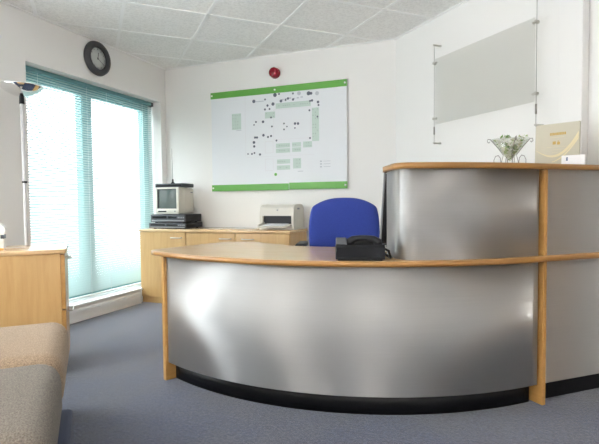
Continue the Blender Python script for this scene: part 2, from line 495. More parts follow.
# ------------------------------------------------------------------ tweed seats
def make_seat(s0, s1, label, cloth, pf_, pz_):
    """s measured along (d45,-d45) towards the camera; front plane x+y=-.14"""
    d = Vector((d45, -d45)); pf = Vector((-.07, -.07))
    c = pf+d*((s0+s1)/2)
    t = thing('reception_chair', label, 'chair', (c.x, c.y, 0), R(45), 'low reception seats')
    # local x = out towards the room (front), y = away from the camera ; front plane at x=0
    L_ = (s1-s0)/2
    bm = MB()
    bm.box(-.60, .0, -L_+.004, L_-.004, .215, .44, .07, 5)
    o = bm.build('seat_cushion', cloth, t)
    bm = MB().box(-.78, -.605, -L_+.006, L_-.006, .205, .76, .06, 5)
    bm.build('backrest', cloth, t)
    MB().box(-.76, pf_, -L_+.006, L_-.006, 0, pz_, .015, 3).build('plinth', M['navy'], t)
    return t
make_seat(-2.52, -1.895, 'tan tweed low seat next to the filing cabinet', M['tweed'], -.05, .215)
make_seat(-1.885, -1.235, 'grey-brown tweed low seat nearest the camera at bottom left', M['tweed_grey'], .03, .25)

# ------------------------------------------------------------------ back cupboards
X0, XW, CY0 = -3.184, .538, 3.84
lb = ['beech cupboard by the window holding the small television', 'middle beech cupboard of the low run along the back wall', 'beech cupboard holding the printer, nearest the blue chair']
for k in range(3):
    x0 = X0+XW*k; x1 = x0+XW-.001
    t = thing('low_cupboard', lb[k], 'cabinet', ((x0+x1)/2, CY0, 0), 0, 'low cupboards along the back wall')
    w = (x1-x0)/2
    MB().box(-w, w, .02, BY-CY0-.022, .06, .71, .0015, 1).build('carcass', M['beech'], t)
    MB().box(-w+.002, w-.002, .02, BY-CY0-.03, 0, .06, .0015, 1).build('plinth', M['beech'], t)
    dr = MB().box(-w+.002, w-.002, 0, .02, .064, .706, .002, 1).build('door', M['beech'], t)
    hx = (w-.10) if k < 2 else (-w+.13)
    zz = .655
    h = MB().tube([(hx-.058, 0, zz), (hx-.055, -.02, zz), (hx-.045, -.026, zz), (hx+.045, -.026, zz), (hx+.055, -.02, zz), (hx+.058, 0, zz)], .005, 8)
    h.build('handle', M['nickel'], dr)
wt = MB().box(X0-.001, X0+XW*3+.006, CY0-.008, BY-.02, .71, .735, .003, 2)
tag(wt.build('cupboard_top', M['beech_top']), 'long beech top running over the low cupboards along the back wall', 'worktop')
ZC = .735
# white cable by the skirting
cb = MB().tube([(LX+.04, 3.80, .16), (LX+.05, 3.79, .09), (LX+.053, 3.792, .05), (LX+.05, 3.79, .02), (LX+.06, 3.76, .006)], .0035, 8)
tag(cb.build('power_cable', M['white_plastic']), 'white cable hanging between the window trunking and the cupboards', 'cable')

# video recorders, television, receiver
def vcr(z, h, x0, x1, y0, dep, label, mi):
    t = thing('video_recorder', label, 'video recorder', ((x0+x1)/2, y0, z), 0, 'video machines under the television')
    w = (x1-x0)/2
    MB().box(-w, w, .012, dep, .008, h, .003, 2).build('case', M['black_plastic'], t)
    fp = MB().box(-w, w, 0, .013, .006, h-.002, .003, 2).build('front_panel', M[mi], t)
    MB().box(-w+.02, -w+.19, -.002, .002, h*.52, h*.82, .001, 1).build('tape_flap', M['black'], fp)
    MB().box(-w+.21, w-.10, -.002, .002, h*.52, h*.80, .001, 1).build('display', M['lcd'], fp)
    for i in range(4):
        xx = w-.085+.02*i
        MB().box(xx, xx+.013, -.003, .001, h*.55, h*.72, .001, 1).build('button', M['mid_plastic'], fp)
    MB().box(-w+.012, w-.012, -.0025, .001, h*.20, h*.34, .001, 1).build('trim_strip', M['mid_plastic'], fp)
    for sx in (-1, 1):
        for yy in (.04, dep-.04):
            MB().cyl((sx*(w-.04), yy, 0), (sx*(w-.04), yy, .009), .014, seg=12).build('foot', M['black'], t)
    return t
vcr(ZC, .058, -3.135, -2.70, 3.925, .30, 'slim black video machine at the bottom of the stack under the television', 'grey_plastic')
vcr(ZC+.058, .085, -3.125, -2.715, 3.94, .29, 'thicker black video recorder directly under the small television', 'grey_plastic')
ZT = ZC+.143
tv = thing('television', 'small putty-coloured portable television on two video machines', 'television', (-2.94, 3.965, ZT))
w = .137; hT = .270
MB().box(-w, w, .02, .11, .006, hT, .008, 3).build('case', M['beige_plastic'], tv)
MB().box(-w+.006, w-.004, .105, .275, .01, hT-.004, .018, 3).build('back_shell', M['beige_plastic'], tv)
fp = MB()
fp.box(-w, w, 0, .022, .004, .058, .004, 2); fp.box(-w, w, 0, .022, hT-.018, hT, .004, 2)
fp.box(-w, -w+.018, 0, .022, .05, hT-.012, .004, 2); fp.box(w-.03, w, 0, .022, .05, hT-.012, .004, 2)
bz = fp.build('bezel', M['beige_plastic'], tv)
# curved screen
sc = MB()
nx, nz = 12, 10
xs = [(-w+.017)+(2*w-.046)*i/nx for i in range(nx+1)]; zs = [.057+(hT-.076)*j/nz for j in range(nz+1)]
gr = [[sc.bm.verts.new((x, .016-.010*(1-((x-xs[0])/(xs[-1]-xs[0])*2-1)**2)*(1-((q-zs[0])/(zs[-1]-zs[0])*2-1)**2), q)) for q in zs] for x in xs]
for i in range(nx):
    for j in range(nz):
        ff = sc.bm.faces.new((gr[i][j], gr[i+1][j], gr[i+1][j+1], gr[i][j+1])); ff.smooth = True
sc.build('screen', M['screen'], tv, recalc=False)
ms_ = MB(); xa, xb_, za, zb = -w+.015, w-.027, .055, hT-.016
ms_.box(xa, xb_, .002, .014, za, za+.007); ms_.box(xa, xb_, .002, .014, zb-.007, zb)
ms_.box(xa, xa+.007, .002, .014, za, zb); ms_.box(xb_-.007, xb_, .002, .014, za, zb)
ms_.build('screen_surround', M['grey_plastic'], tv)
MB().box(-w+.025, -w+.125, -.003, .004, .022, .036, .002, 1).build('tape_slot', M['black'], bz)
MB().cyl((w-.045, -.004, .03), (w-.045, .004, .03), .007, seg=12).build('knob', M['mid_plastic'], bz)
MB().box(w-.003, w+.003, .21, .245, hT-.055, hT-.045, .001, 1).build('grip', M['mid_plastic'], tv)
sb = thing('set_top_box', 'flat charcoal receiver box with stub aerial on top of the television', 'receiver', (-2.945, 4.00, ZT+hT))
MB().box(-.165, .165, 0, .20, 0, .040, .006, 2).build('case', M['grey_plastic'], sb)
MB().box(-.15, .15, -.003, .004, .010, .028, .001, 1).build('front_panel', M['black'], sb)
MB().lathe([(0, .04), (.022, .04), (.022, .048), (.010, .058), (.008, .085), (.005, .09), (0, .09)], c=(-.02, .10, 0), seg=18).build('aerial_base', M['black'], sb)
MB().cyl((-.02, .10, .085), (-.026, .10, .40), .0024, .0014, seg=8).build('aerial_rod', M['dark_steel'], sb)

# printer
pr = thing('printer', 'putty-coloured desktop laser printer on the low cupboards', 'printer', (-1.765, 4.0, ZC))
w = .17; hp = .235; dp = .265
side = [(.0, .0), (dp, .0), (dp, .20), (dp-.03, hp-.005), (.16, hp), (.05, hp-.004), (.012, hp-.03), (.0, .13)]
body = MB()
mY = Matrix(((0, 0, 1, 0), (1, 0, 0, 0), (0, 1, 0, 0), (0, 0, 0, 1)))
body.prism(side, w-.022, w, mat=mY, bev=.004); body.prism(side, -w, -w+.03, mat=mY, bev=.004)
body.prism([(0, .128), (.03, .128), (.2, .128), (dp-.006, .16), (dp-.006, .198), (dp-.03, hp-.007), (.16, hp-.002), (.05, hp-.006), (.012, hp-.032)], -w+.028, w-.02, mat=mY)
body.box(-w+.028, w-.02, .0, dp-.006, 0, .034); body.box(-w+.028, w-.02, .17, dp-.006, .03, .14)
body.build('body', M['beige_plastic'], pr)
MB().box(-w+.03, w-.022, .03, .168, .035, .126).build('paper_well', M['black_plastic'], pr)
ty = MB()
tmat = Matrix.Translation((0, .02, .046))@Matrix.Rotation(R(8), 4, 'X')
ty.box(-w+.025, w-.035, -.125, .03, -.006, .006, .003, 2, mat=tmat)
ty.box(-w+.025, -w+.04, -.125, .03, 0, .02, .003, 2, mat=tmat)
ty.build('output_tray', M['beige_plastic'], pr)
MB().box(-w+.06, w-.06, -.09, .02, .007, .0095, mat=tmat).build('paper_sheet', M['card'], pr)
MB().box(.0, .016, .006, .012, .175, .186, .001, 1, mat=Matrix.Rotation(R(0), 4, 'X')).build('badge', M['mid_plastic'], pr)
MB().box(w-.002, w+.003, .10, .15, hp-.05, hp-.035, .001, 1).build('side_latch', M['mid_plastic'], pr)
MB().box(-w-.004, w+.004, -.004, dp, .0, .012, .003, 2).build('base', M['beige_plastic'], pr)

# ------------------------------------------------------------------ wall plan
bd = thing('wall_plan', 'large printed site plan board with green bars on the back wall', 'wall plan', (-1.886, BY, 1.107))
def wx(x): return x+1.886
def wz(z): return z-1.107
MB().box(-.719, .719, -.022, -.014, .004, 1.003, .001, 1).build('panel', M['board'], bd)
MB().box(-.722, .722, -.030, -.022, .944, 1.007, .001, 1).build('top_bar', M['green'], bd)
MB().box(-.722, .136, -.030, -.022, 0, .064, .001, 1).build('bottom_bar', M['green'], bd)
MB().box(.140, .722, -.030, -.022, .004, .070, .001, 1).build('bottom_bar', M['green'], bd)
for x, z in ((-.705, .975), (0, .975), (.705, .975), (-.705, .032), (.705, .036)):
    MB().cyl((x, 0, z), (x, -.036, z), .009, seg=14).build('standoff_screw', M['white_plastic'], bd)
for x, z in ((.14, .058),):
    MB().box(x-.0025, x+.0025, -.029, -.022, .004, .10).build('joint_strip', M['card'], bd)
dots = [(-2.118, 1.991, .0185), (-1.995, 1.999, .0103), (-1.969, 1.938, .0124), (-1.91, 1.948, .0175), (-1.888, 2.033, .0206), (-1.845, 2.039, .0103), (-1.825, 1.97, .0155), (-1.997, 1.902, .0113), (-1.948, 1.903, .0103), (-1.933, 1.819, .0103), (-2.02, 1.783, .0144), (-2.097, 1.787, .0103), (-2.119, 1.759, .0082), (-1.924, 1.731, .0103), (-2.017, 1.651, .0144), (-2.088, 1.633, .0124), (-2.11, 1.634, .0124), (-1.968, 1.631, .0113), (-1.935, 1.639, .0113), (-2.122, 1.586, .0155), (-2.12, 1.547, .0134), (-1.877, 1.592, .0103), (-1.529, 1.596, .0103), (-1.699, 2.031, .0103), (-1.54, 2.018, .0206), (-1.515, 2.016, .0144), (-1.506, 1.948, .0124), (-1.526, 1.945, .0103), (-1.446, 1.929, .0134), (-1.441, 1.9, .0103), (-1.452, 1.793, .0093), (-1.532, 1.858, .0103), (-1.681, 1.743, .0134), (-1.65, 1.741, .0134), (-1.796, 1.751, .0093), (-1.765, 1.72, .0082), (-1.796, 1.694, .0093), (-1.682, 1.701, .0082), (-1.777, 1.976, .0103), (-1.751, 1.988, .0124), (-1.699, 1.974, .0124), (-2.19, 1.475, .0082), (-2.146, 1.473, .0103), (-2.118, 1.481, .0103), (-2.057, 1.464, .0124)]
rects = [(-2.315, 1.804, .052, .08), (-1.7, 1.925, .181, .026), (-1.473, 1.722, .035, .157), (-1.944, 1.844, .054, .031), (-1.809, 1.54, .074, .021), (-1.809, 1.491, .074, .021), (-1.668, 1.542, .046, .021), (-1.668, 1.494, .046, .021), (-1.555, 1.538, .045, .028), (-1.805, 1.385, .069, .021), (-1.806, 1.326, .069, .021), (-1.664, 1.362, .041, .049)]
pl = MB()
yp = -.0226
def prect(x, z, a, b_, mi, y=yp):
    pl.box(wx(x)-a, wx(x)+a, y, -.022, wz(z)-b_, wz(z)+b_, mi=mi)
for x, z, a, b_ in rects:
    prect(x, z, a, b_, 0)
    # little seats and desks drawn in each block
    n_ = max(2, int(a/.011)); q_ = max(1, int(b_/.014))
    for i in range(n_):
        for j in range(q_):
            if random.random() < .55:
                prect(x-a+(i+.5)*2*a/n_, z-b_+(j+.5)*2*b_/q_, .0026, .0026, 1, yp-.0003)
for x, z, r in dots:
    pl.cyl((wx(x), -.022, wz(z)), (wx(x), yp-.0004, wz(z)), r*.95, seg=12, mi=1)
for x, z in ((-1.637, 2.027), (-1.455, 2.011)):
    pl.cyl((wx(x), -.022, wz(z)), (wx(x), yp, wz(z)), .019, seg=16, mi=2)
def outline(x0, x1, z0, z1, mi, t=.0016):
    prect((x0+x1)/2, z0, (x1-x0)/2, t, mi); prect((x0+x1)/2, z1, (x1-x0)/2, t, mi)
    prect(x0, (z0+z1)/2, t, (z1-z0)/2, mi); prect(x1, (z0+z1)/2, t, (z1-z0)/2, mi)
outline(-2.000, -1.915, 1.475, 1.585, 3); outline(-2.0, -1.915, 1.30, 1.415, 3)
outline(-1.905, -1.52, 1.60, 1.89, 3, .001)
prect(-2.215, 1.75, .001, .30, 3); prect(-1.85, 1.44, .36, .001, 3)
prect(-2.06, 1.985, .05, .004, 2)
for k in range(3):
    prect(-1.421, 1.372-.026*k, .010, .006, 2); prect(-1.362, 1.372-.026*k, .034, .002, 2)
for k in range(6):
    prect(-1.81+.04*k, 1.982+.004*(k % 3), .012, .006, 2)
prect(-2.29, 1.715, .028, .003, 2); prect(-1.63, 1.285, .028, .003, 2)
pl.cyl((wx(-1.89), -.022, wz(1.262)), (wx(-1.89), yp, wz(1.262)), .015, seg=14, mi=4)
pl.build('printed_plan', [M['print_green'], M['print_dark'], M['print_grey'], M['print_pink'], M['green']], bd)

# fire alarm sounder
fa = thing('fire_sounder', 'dark red round fire alarm sounder high on the back wall', 'alarm', (-1.889, BY+.003, 2.246))
MB().lathe([(0, 0), (.052, 0), (.052, .02), (.048, .024), (0, .024)], axis=(0, -1, 0), seg=32).build('base', M['red'], fa)
MB().lathe([(.046, .022), (.05, .03), (.048, .058), (.038, .07), (.02, .074), (0, .075)], axis=(0, -1, 0), seg=32).build('horn', M['red'], fa)

# ------------------------------------------------------------------ acrylic board hung on cables
ab = thing('acrylic_panel', 'clear acrylic display panel hung on steel cables on the diagonal wall', 'display panel', (CX, BY, 0), R(-45))
def sd(x): return (x-CX)/d45
sL, sR = sd(-.355)-.06+.06, sd(.302)
off = -.065
sL = .5445; sR = 1.4495    # along the wall, from the room corner
# recompute from the panel plane positions
sL = (-.348+.721)*d45+(4.302-3.837)*d45; sR = (.300+.721)*d45+(4.302-3.189)*d45
MB().box(sL+.012, sR-.012, off-.003, off+.003, 1.575, 2.075, .001, 1).build('sheet', M['acrylic'], ab)
for s, z0, z1 in ((sL, 1.425, 2.185), (sR, 1.425, H)):
    MB().cyl((s, off, z0), (s, off, z1), .0016, seg=8).build('cable', M['dark_steel'], ab)
    for zz in (1.622, 2.045):
        MB().cyl((s, off-.012, zz), (s, off+.012, zz), .010, seg=14).build('clip', M['nickel'], ab)
        MB().box(min(s, s+(.028 if s == sL else -.028)), max(s, s+(.028 if s == sL else -.028)), off-.007, off+.007, zz-.006, zz+.006, .001, 1).build('clamp', M['nickel'], ab)
    MB().cyl((s, off, 1.50), (s, off, 1.56), .006, seg=12).build('tensioner', M['dark_steel'], ab)
    for zz in ((1.435, 2.185) if s == sL else (1.435, H-.02)):
        MB().cyl((s, 0, zz), (s, off-.008, zz), .007, seg=12).build('wall_mount', M['nickel'], ab)

# ------------------------------------------------------------------ reception desk
C0 = (-.92, 3.70)
a0, a1 = -115.3, -45.4
desk = thing('reception_desk', 'curved brushed steel reception desk with beech worktop and raised counter', 'reception desk', (C0[0], C0[1], 0))
def pt(r, deg): return (r*math.cos(R(deg)), r*math.sin(R(deg)))
def arc(r, d0, d1, n=40): return [pt(r, d0+(d1-d0)*i/n) for i in range(n+1)]
sdir = Vector((math.cos(R(41)), math.sin(R(41)))); snor = Vector((-sdir.y, sdir.x))     # straight run to the diagonal wall
LEN = .575
def straight(rad_off, s):
    """point on the straight run; rad_off measured outward from the steel face"""
    p = Vector(pt(1.68, a1))+sdir*s-snor*rad_off
    return (p.x, p.y)
def sheet(mb, pts, z0, z1, th, smooth=True):
    """vertical sheet along a plan polyline with thickness th to the left of travel"""
    n = len(pts)
    P = [Vector(p) for p in pts]
    In = []
    for i in range(n):
        d = (P[min(i+1, n-1)]-P[max(i-1, 0)]).normalized()
        In.append(P[i]+Vector((-d.y, d.x))*th)
    ring = lambda q, zz: mb.bm.verts.new((q.x, q.y, zz))
    A = [ring(p, z0) for p in P]; B = [ring(p, z1) for p in P]
    Ci = [ring(p, z0) for p in In]; D = [ring(p, z1) for p in In]
    for i in range(n-1):
        f = mb.bm.faces.new((A[i], A[i+1], B[i+1], B[i])); f.smooth = smooth
        f = mb.bm.faces.new((Ci[i+1], Ci[i], D[i], D[i+1])); f.smooth = smooth
        mb.bm.faces.new((B[i], B[i+1], D[i+1], D[i])); mb.bm.faces.new((A[i+1], A[i], Ci[i], Ci[i+1]))
    mb.bm.faces.new((A[0], B[0], D[0], Ci[0])); mb.bm.faces.new((A[-1], Ci[-1], D[-1], B[-1]))
    return mb
ZW0, ZW1, ZK0, ZK1 = .695, .72, 1.127, 1.153
# lower curved panel
sheet(MB(), arc(1.68, a0+.4, a1-.4, 60), .10, ZW0, .018).build('curved_panel', M['steel'], desk)
sheet(MB(), arc(1.635, a0+.4, a1-.4, 60), 0, .10, .018).build('kickboard', M['black'], desk)
kb = MB(); sheet(kb, [straight(-.045, .02), straight(-.045, LEN)], 0, .10, .018, False); kb.build('kickboard', M['black'], desk)
# straight lower and upper panels: own origin so the brushing runs along the panel
def straight_panel(name, z0, z1):
    far = Vector(pt(1.68, a1))+sdir*.28+snor*30
    mb = MB()
    P = [Vector(straight(0, .016))-far, Vector(straight(0, LEN))-far]
    sheet(mb, P, z0, z1, .018, False)
    o = mb.build(name, M['steel'], desk); o.location = (far.x, far.y, 0)
straight_panel('straight_panel', .10, ZW0)
straight_panel('straight_upper_panel', ZW1, ZK0)
# upper curved panel with rounded left end
aU = -70.0
ro = .085
def upper_path(ro_, rin):
    # outer arc from right to left, rounded corner, back along the left end
    pts = []
    cen = Vector(pt(1.68-ro, aU+math.degrees(ro/1.6)))
    t0 = aU+math.degrees(ro/1.6)
    # start at left end back
    rad = Vector(pt(1, t0)); tan = Vector((-rad.y, rad.x))
    e = cen-tan*ro
    pts.append(tuple(e-rad*.17))
    for k in range(0, 11):
        a = math.pi/2*k/10
        q = cen+(-tan*math.cos(a)+rad*math.sin(a))*ro
        pts.append((q.x, q.y))
    pts += arc(1.68, t0+.5, a1-.4, 40)
    return pts, t0
UP, t0 = upper_path(ro, 1.4)
sheet(MB(), UP, ZW1, ZK0, .012).build('upper_panel', M['steel'], desk)
# inner back of the upstand
ib = MB(); sheet(ib, arc(1.43, t0-2.2, a1, 24)+[(Vector(straight(-.25, s)).x, Vector(straight(-.25, s)).y) for s in (.05, .3, .50)], ZW1, ZK0, .015)
ib.build('upstand_back', M['beech'], desk)
# worktop
outer = arc(1.71, -119.2, a1, 60)+[straight(.03, s) for s in (.1, .3, LEN)]
o_ = lambda x, y: (x-C0[0], y-C0[1])
inner = [o_(.31, 3.235)]+arc(1.03, -28, -100, 24)+[o_(-1.16, 2.735), o_(-1.34, 2.82), o_(-1.40, 2.87), o_(-1.47, 2.885), o_(-1.57, 2.86), o_(-1.63, 2.81), o_(-1.68, 2.66), o_(-1.745, 2.35), o_(-1.762, 2.24)]
MB().prism(outer+inner, ZW0, ZW1, bev=.003).build('worktop', M['beech_top'], desk)
# edge lipping of the worktop, wrapped round the front
lip = MB(); sheet(lip, arc(1.7115, -119.0, a1, 60)+[straight(.0315, s) for s in (.1, .3, LEN)], ZW0-.001, ZW1-.001, .004)
lip.build('worktop_edge', M['lip'], desk)
# raised counter
ce = pt(1, t0)
rad = Vector(pt(1, t0)); tan = Vector((-rad.y, rad.x))
rc = .075
cen = Vector(pt(1.71-rc, t0))-tan*(ro+.022-rc)
cpts = []
for k in range(0, 11):
    a = math.pi/2*k/10
    q = cen+(-tan*math.cos(a)+rad*math.sin(a))*rc; cpts.append((q.x, q.y))
cout = cpts+arc(1.71, t0+.6, a1, 40)+[straight(.03, s) for s in (.1, .3, LEN)]
cen2 = Vector(pt(1.39+.06, t0))-tan*(ro+.022-.06)
cin = [straight(-.28, LEN-.285), straight(-.28, .3), straight(-.28, .1)]+arc(1.39, a1, t0+.5, 30)
for k in range(0, 9):
    a = math.pi/2*k/8
    q = cen2+(-rad*math.cos(a)-tan*math.sin(a))*.06; cin.append((q.x, q.y))
MB().prism(cout+cin, ZK0, ZK1, bev=.003).build('counter_top', M['beech_top'], desk)
# lipping 1.5 mm proud of the edge, from the rear of the left end round to the diagonal wall
cl = [Vector(q) for q in cin[-10:]+cout]
op = []
for i, q in enumerate(cl):
    d = (cl[min(i+1, len(cl)-1)]-cl[max(i-1, 0)]).normalized()
    op.append(q+Vector((d.y, -d.x))*.0015)
ce_ = MB(); sheet(ce_, [tuple(q) for q in op], ZK0-.0005, ZK1-.0005, .004)
ce_.build('counter_edge', M['lip'], desk)
# wooden end fin at left and dividing fin at right
def fin(deg, r0, r1, th, z0, z1, name='fin', nudge=0):
    rad = Vector(pt(1, deg)); tan = Vector((-rad.y, rad.x))
    p = [rad*r0+tan*(nudge-th/2), rad*r1+tan*(nudge-th/2), rad*r1+tan*(nudge+th/2), rad*r0+tan*(nudge+th/2)]
    MB().prism([(q.x, q.y) for q in p], z0, z1, bev=.0015).build(name, M['beech_edge'], desk)
fin(a0, 1.05, 1.698, .026, 0, ZW0, 'end_fin')
fin(a1, 1.12, 1.694, .020, 0, ZW0, 'dividing_fin', .019)
fin(a1, 1.43, 1.694, .020, ZW1, ZK0, 'dividing_fin', .019)

# ------------------------------------------------------------------ operator chair
ch = thing('office_chair', 'royal blue fabric office chair with black arms behind the reception desk', 'chair', (-.852, 3.04, 0), 0)
ch.rotation_euler = (0, 0, R(15))
# local -y = facing; backrest at y=+.05
bk = MB()
ncol, nrow = 14, 12
def bshape(i, j, side):
    uu = i/ncol*2-1; vv = j/nrow
    half = .205+.030*math.sin(math.pi*min(1, vv*.75+.12))
    z = .56+vv*.455
    topc = 1-abs(uu)**2.6*.14*max(0, (vv-.5)*2)
    x = uu*half
    z = .56+(z-.56)*topc
    edge = max(abs(uu)**6, abs(2*vv-1)**8)
    thk = .032*(1-.75*edge)
    y = .035-.03*math.sin(vv*math.pi)-.035*(uu*uu)*1.0+ .03*vv
    return (x, y+side*thk, z)
F = [[bk.bm.verts.new(bshape(i, j, -1)) for j in range(nrow+1)] for i in range(ncol+1)]
B_ = [[bk.bm.verts.new(bshape(i, j, 1)) for j in range(nrow+1)] for i in range(ncol+1)]
for i in range(ncol):
    for j in range(nrow):
        bk.bm.faces.new((F[i][j], F[i+1][j], F[i+1][j+1], F[i][j+1])).smooth = True
        bk.bm.faces.new((B_[i+1][j], B_[i][j], B_[i][j+1], B_[i+1][j+1])).smooth = True
for i in range(ncol):
    bk.bm.faces.new((F[i][0], B_[i][0], B_[i+1][0], F[i+1][0])).smooth = True
    bk.bm.faces.new((F[i+1][nrow], B_[i+1][nrow], B_[i][nrow], F[i][nrow])).smooth = True
for j in range(nrow):
    bk.bm.faces.new((F[0][j+1], B_[0][j+1], B_[0][j], F[0][j])).smooth = True
    bk.bm.faces.new((F[ncol][j], B_[ncol][j], B_[ncol][j+1], F[ncol][j+1])).smooth = True
bk.build('backrest', M['blue'], ch, subdiv=1)
MB().box(-.235, .235, -.44, .03, .43, .51, .035, 4).build('seat', M['blue'], ch)
MB().tube([(0, -.15, .425), (0, .06, .42), (0, .105, .45), (0, .10, .60), (0, .095, .72)], .022, 8).build('back_bar', M['black_plastic'], ch)
for sx in (-1, 1):
    am = MB().tube([(sx*.20, -.18, .43), (sx*.27, -.18, .45), (sx*.285, -.16, .55), (sx*.28, -.12, .695)], .014, 8).build('arm', M['black_plastic'], ch)
    MB().box(sx*.275-.032, sx*.275+.032, -.20, .06, .692, .722, .012, 3).build('arm_pad', M['black_plastic'], am)
MB().cyl((0, -.16, .09), (0, -.16, .43), .026, .02, seg=16).build('gas_lift', M['black_plastic'], ch)
for k in range(5):
    a = R(72*k+18)
    e = Vector((.27*math.cos(a), -.16+.27*math.sin(a), .07))
    lg = MB().tube([(0, -.16, .10), tuple(e)], [.024, .015], 8).build('base_leg', M['black_plastic'], ch)
    tn = Vector((-math.sin(a), math.cos(a), 0))
    c = Vector((e.x, e.y, .028))
    MB().cyl(c-tn*.014, c+tn*.014, .028, seg=14).cyl((e.x, e.y, .04), (e.x, e.y, .075), .007, seg=8).build('castor', M['black_plastic'], lg)

# ------------------------------------------------------------------ desk telephone
ph = thing('desk_telephone', 'black desk telephone with handset on the worktop in front of the blue chair', 'telephone', (-.525, 2.145, ZW1), R(194))
# local +y faces the visitors (back of the phone), +x is image left
mX = Matrix(((0, 0, 1, 0), (1, 0, 0, 0), (0, 1, 0, 0), (0, 0, 0, 1)))
MB().prism([(-.11, .012), (-.11, .026), (.06, .070), (.082, .072), (.09, .060), (.085, .006), (.06, .003), (-.09, .003)], -.110, .110, mat=mX, bev=.005).build('body', M['black_plastic'], ph)
MB().box(-.10, .10, .045, .087, 0, .016, .004, 2).build('stand', M['black'], ph)
dmat = Matrix.Translation((.085, .045, .066))@Matrix.Rotation(R(18), 4, 'X')
MB().box(-.024, .024, -.03, .03, -.004, .030, .004, 2, mat=dmat).build('display_hood', M['grey_plastic'], ph)
hs = MB()
hs.tube([(.05, .03, .060), (.046, .03, .080), (.03, .03, .092), (.0, .03, .097), (-.03, .03, .097), (-.06, .03, .092), (-.078, .03, .080), (-.082, .03, .060)], [.020, .022, .017, .014, .014, .017, .022, .020], 12)
hs.build('handset', M['black_plastic'], ph)
MB().box(-.075, .045, .022, .040, .060, .094, .004, 2).build('cradle', M['black'], ph)
kp = MB()
for i in range(4):
    for j in range(3):
        yy = -.085+.024*i
        z = .026+(yy+.11)*.044/.17
        kp.box(.02+.018*j-.006, .02+.018*j+.006, yy-.007, yy+.007, z-.004, z+.004)
kp.build('keypad', M['mid_plastic'], ph)
MB().tube([(-.107, .03, .05), (-.128, .035, .04), (-.138, .02, .008), (-.13, -.05, .007), (-.112, -.07, .02)], .006, 8).build('cord', M['black'], ph)

# monitor seen edge-on behind the counter
mo = thing('computer_monitor', 'dark flat computer monitor seen edge-on beside the raised counter', 'monitor', (-.496, 2.60, ZW1), R(98.5))
# local x along screen width (away from camera), -y ... screen faces +y (towards the chair)
tl = Matrix.Translation((0, 0, .03))@Matrix.Rotation(R(4), 4, 'X')
MB().box(-.19, .19, -.012, .014, .02, .375, .004, 2, mat=tl).build('case', M['black_plastic'], mo)
bzl = MB()
bzl.box(-.195, .195, .013, .024, .012, .035, .003, 1, mat=tl); bzl.box(-.195, .195, .013, .024, .36, .382, .003, 1, mat=tl)
bzl.box(-.195, -.175, .013, .024, .03, .37, .003, 1, mat=tl); bzl.box(.175, .195, .013, .024, .03, .37, .003, 1, mat=tl)
bzl.build('bezel', M['mid_plastic'], mo)
MB().box(-.176, .176, .014, .018, .034, .361, mat=tl).build('screen', M['lcd'], mo)
MB().box(-.03, .03, -.03, -.008, .012, .20, .004, 2).build('stand_neck', M['black_plastic'], mo)
MB().box(-.12, .12, -.07, .07, 0, .014, .005, 2).build('stand_base', M['white_plastic'], mo)

# ------------------------------------------------------------------ things on the raised counter
bw = thing('glass_bowl', 'conical glass bowl in a curled wire stand on the counter', 'bowl', (.122, 2.445, ZK1))
bw.scale = (.86, .86, 1.12)
MB().lathe([(0, .012), (.02, .030), (.098, .104), (.1, .104), (.022, .030), (0, .010)], seg=36).build('bowl', M['bowl_glass'], bw)
ws = MB()
for k in range(4):
    a = R(90*k+12)
    ca, sa = math.cos(a), math.sin(a)
    P = []
    for i in range(15):     # floor curl
        t = -.3+i/14*3.6
        rr = .062-.018*math.cos(t); zz = .0025+.018+.018*math.sin(t)*1.0
        P.append((rr*ca, rr*sa, max(.0022, zz)))
    foot = [(.082*ca, .082*sa, .0022), (.083*ca, .083*sa, .018), (.074*ca, .074*sa, .034), (.060*ca, .060*sa, .037), (.049*ca, .049*sa, .026), (.046*ca, .046*sa, .0022)]
    ws.tube(foot, .0018, 6)
    stem = [(.046*ca, .046*sa, .0022), (.040*ca, .040*sa, .02), (.034*ca, .034*sa, .038), (.06*ca, .06*sa, .066), (.103*ca, .103*sa, .105), (.115*ca, .115*sa, .106), (.118*ca, .118*sa, .096), (.110*ca, .110*sa, .090), (.104*ca, .104*sa, .095)]
    ws.tube(stem, .0018, 6)
ws.build('wire_stand', M['dark_steel'], bw)
pp = MB()
rnd = random.Random(3)
def petal(mb, c, s, mi):
    q = [Vector((rnd.uniform(-1, 1), rnd.uniform(-1, 1), rnd.uniform(-.6, .6))).normalized() for _ in range(2)]
    a, b_ = q[0]*s, q[1]*s*.7
    vs = [mb.bm.verts.new(Vector(c)+k) for k in (a, b_+a*.2, -a, -b_+a*.2)]
    n = a.cross(b_).normalized()*s*.25
    vc = mb.bm.verts.new(Vector(c)+n); vd = mb.bm.verts.new(Vector(c)-n*.3)
    for i in range(4):
        f = mb.bm.faces.new((vs[i], vs[(i+1) % 4], vc)); f.material_index = mi
        f = mb.bm.faces.new((vs[(i+1) % 4], vs[i], vd)); f.material_index = mi
for k in range(520):
    zz = rnd.uniform(.025, .106)
    rmax = max(.004, (zz-.012)*1.0-.006) if zz < .1 else .085
    a = rnd.uniform(0, 6.283); rr = rmax*math.sqrt(rnd.random())
    top = zz > .1
    mi = rnd.choices((0, 1, 2), (7, 2.5, .8))[0]
    petal(pp, (rr*math.cos(a), rr*math.sin(a), zz), rnd.uniform(.008, .014), mi)
for k in range(14):
    petal(pp, (-.022+rnd.uniform(-.02, .02), rnd.uniform(-.02, .02), .112+rnd.uniform(0, .006)), .012, 2)
    petal(pp, (.065+rnd.uniform(-.02, .02), rnd.uniform(-.03, .03), .108+rnd.uniform(0, .01)), .008, rnd.choice((0, 1)))
o = pp.build('potpourri', [M['petal'], M['leaf_pale'], M['leaf']], bw); o['kind'] = 'stuff'

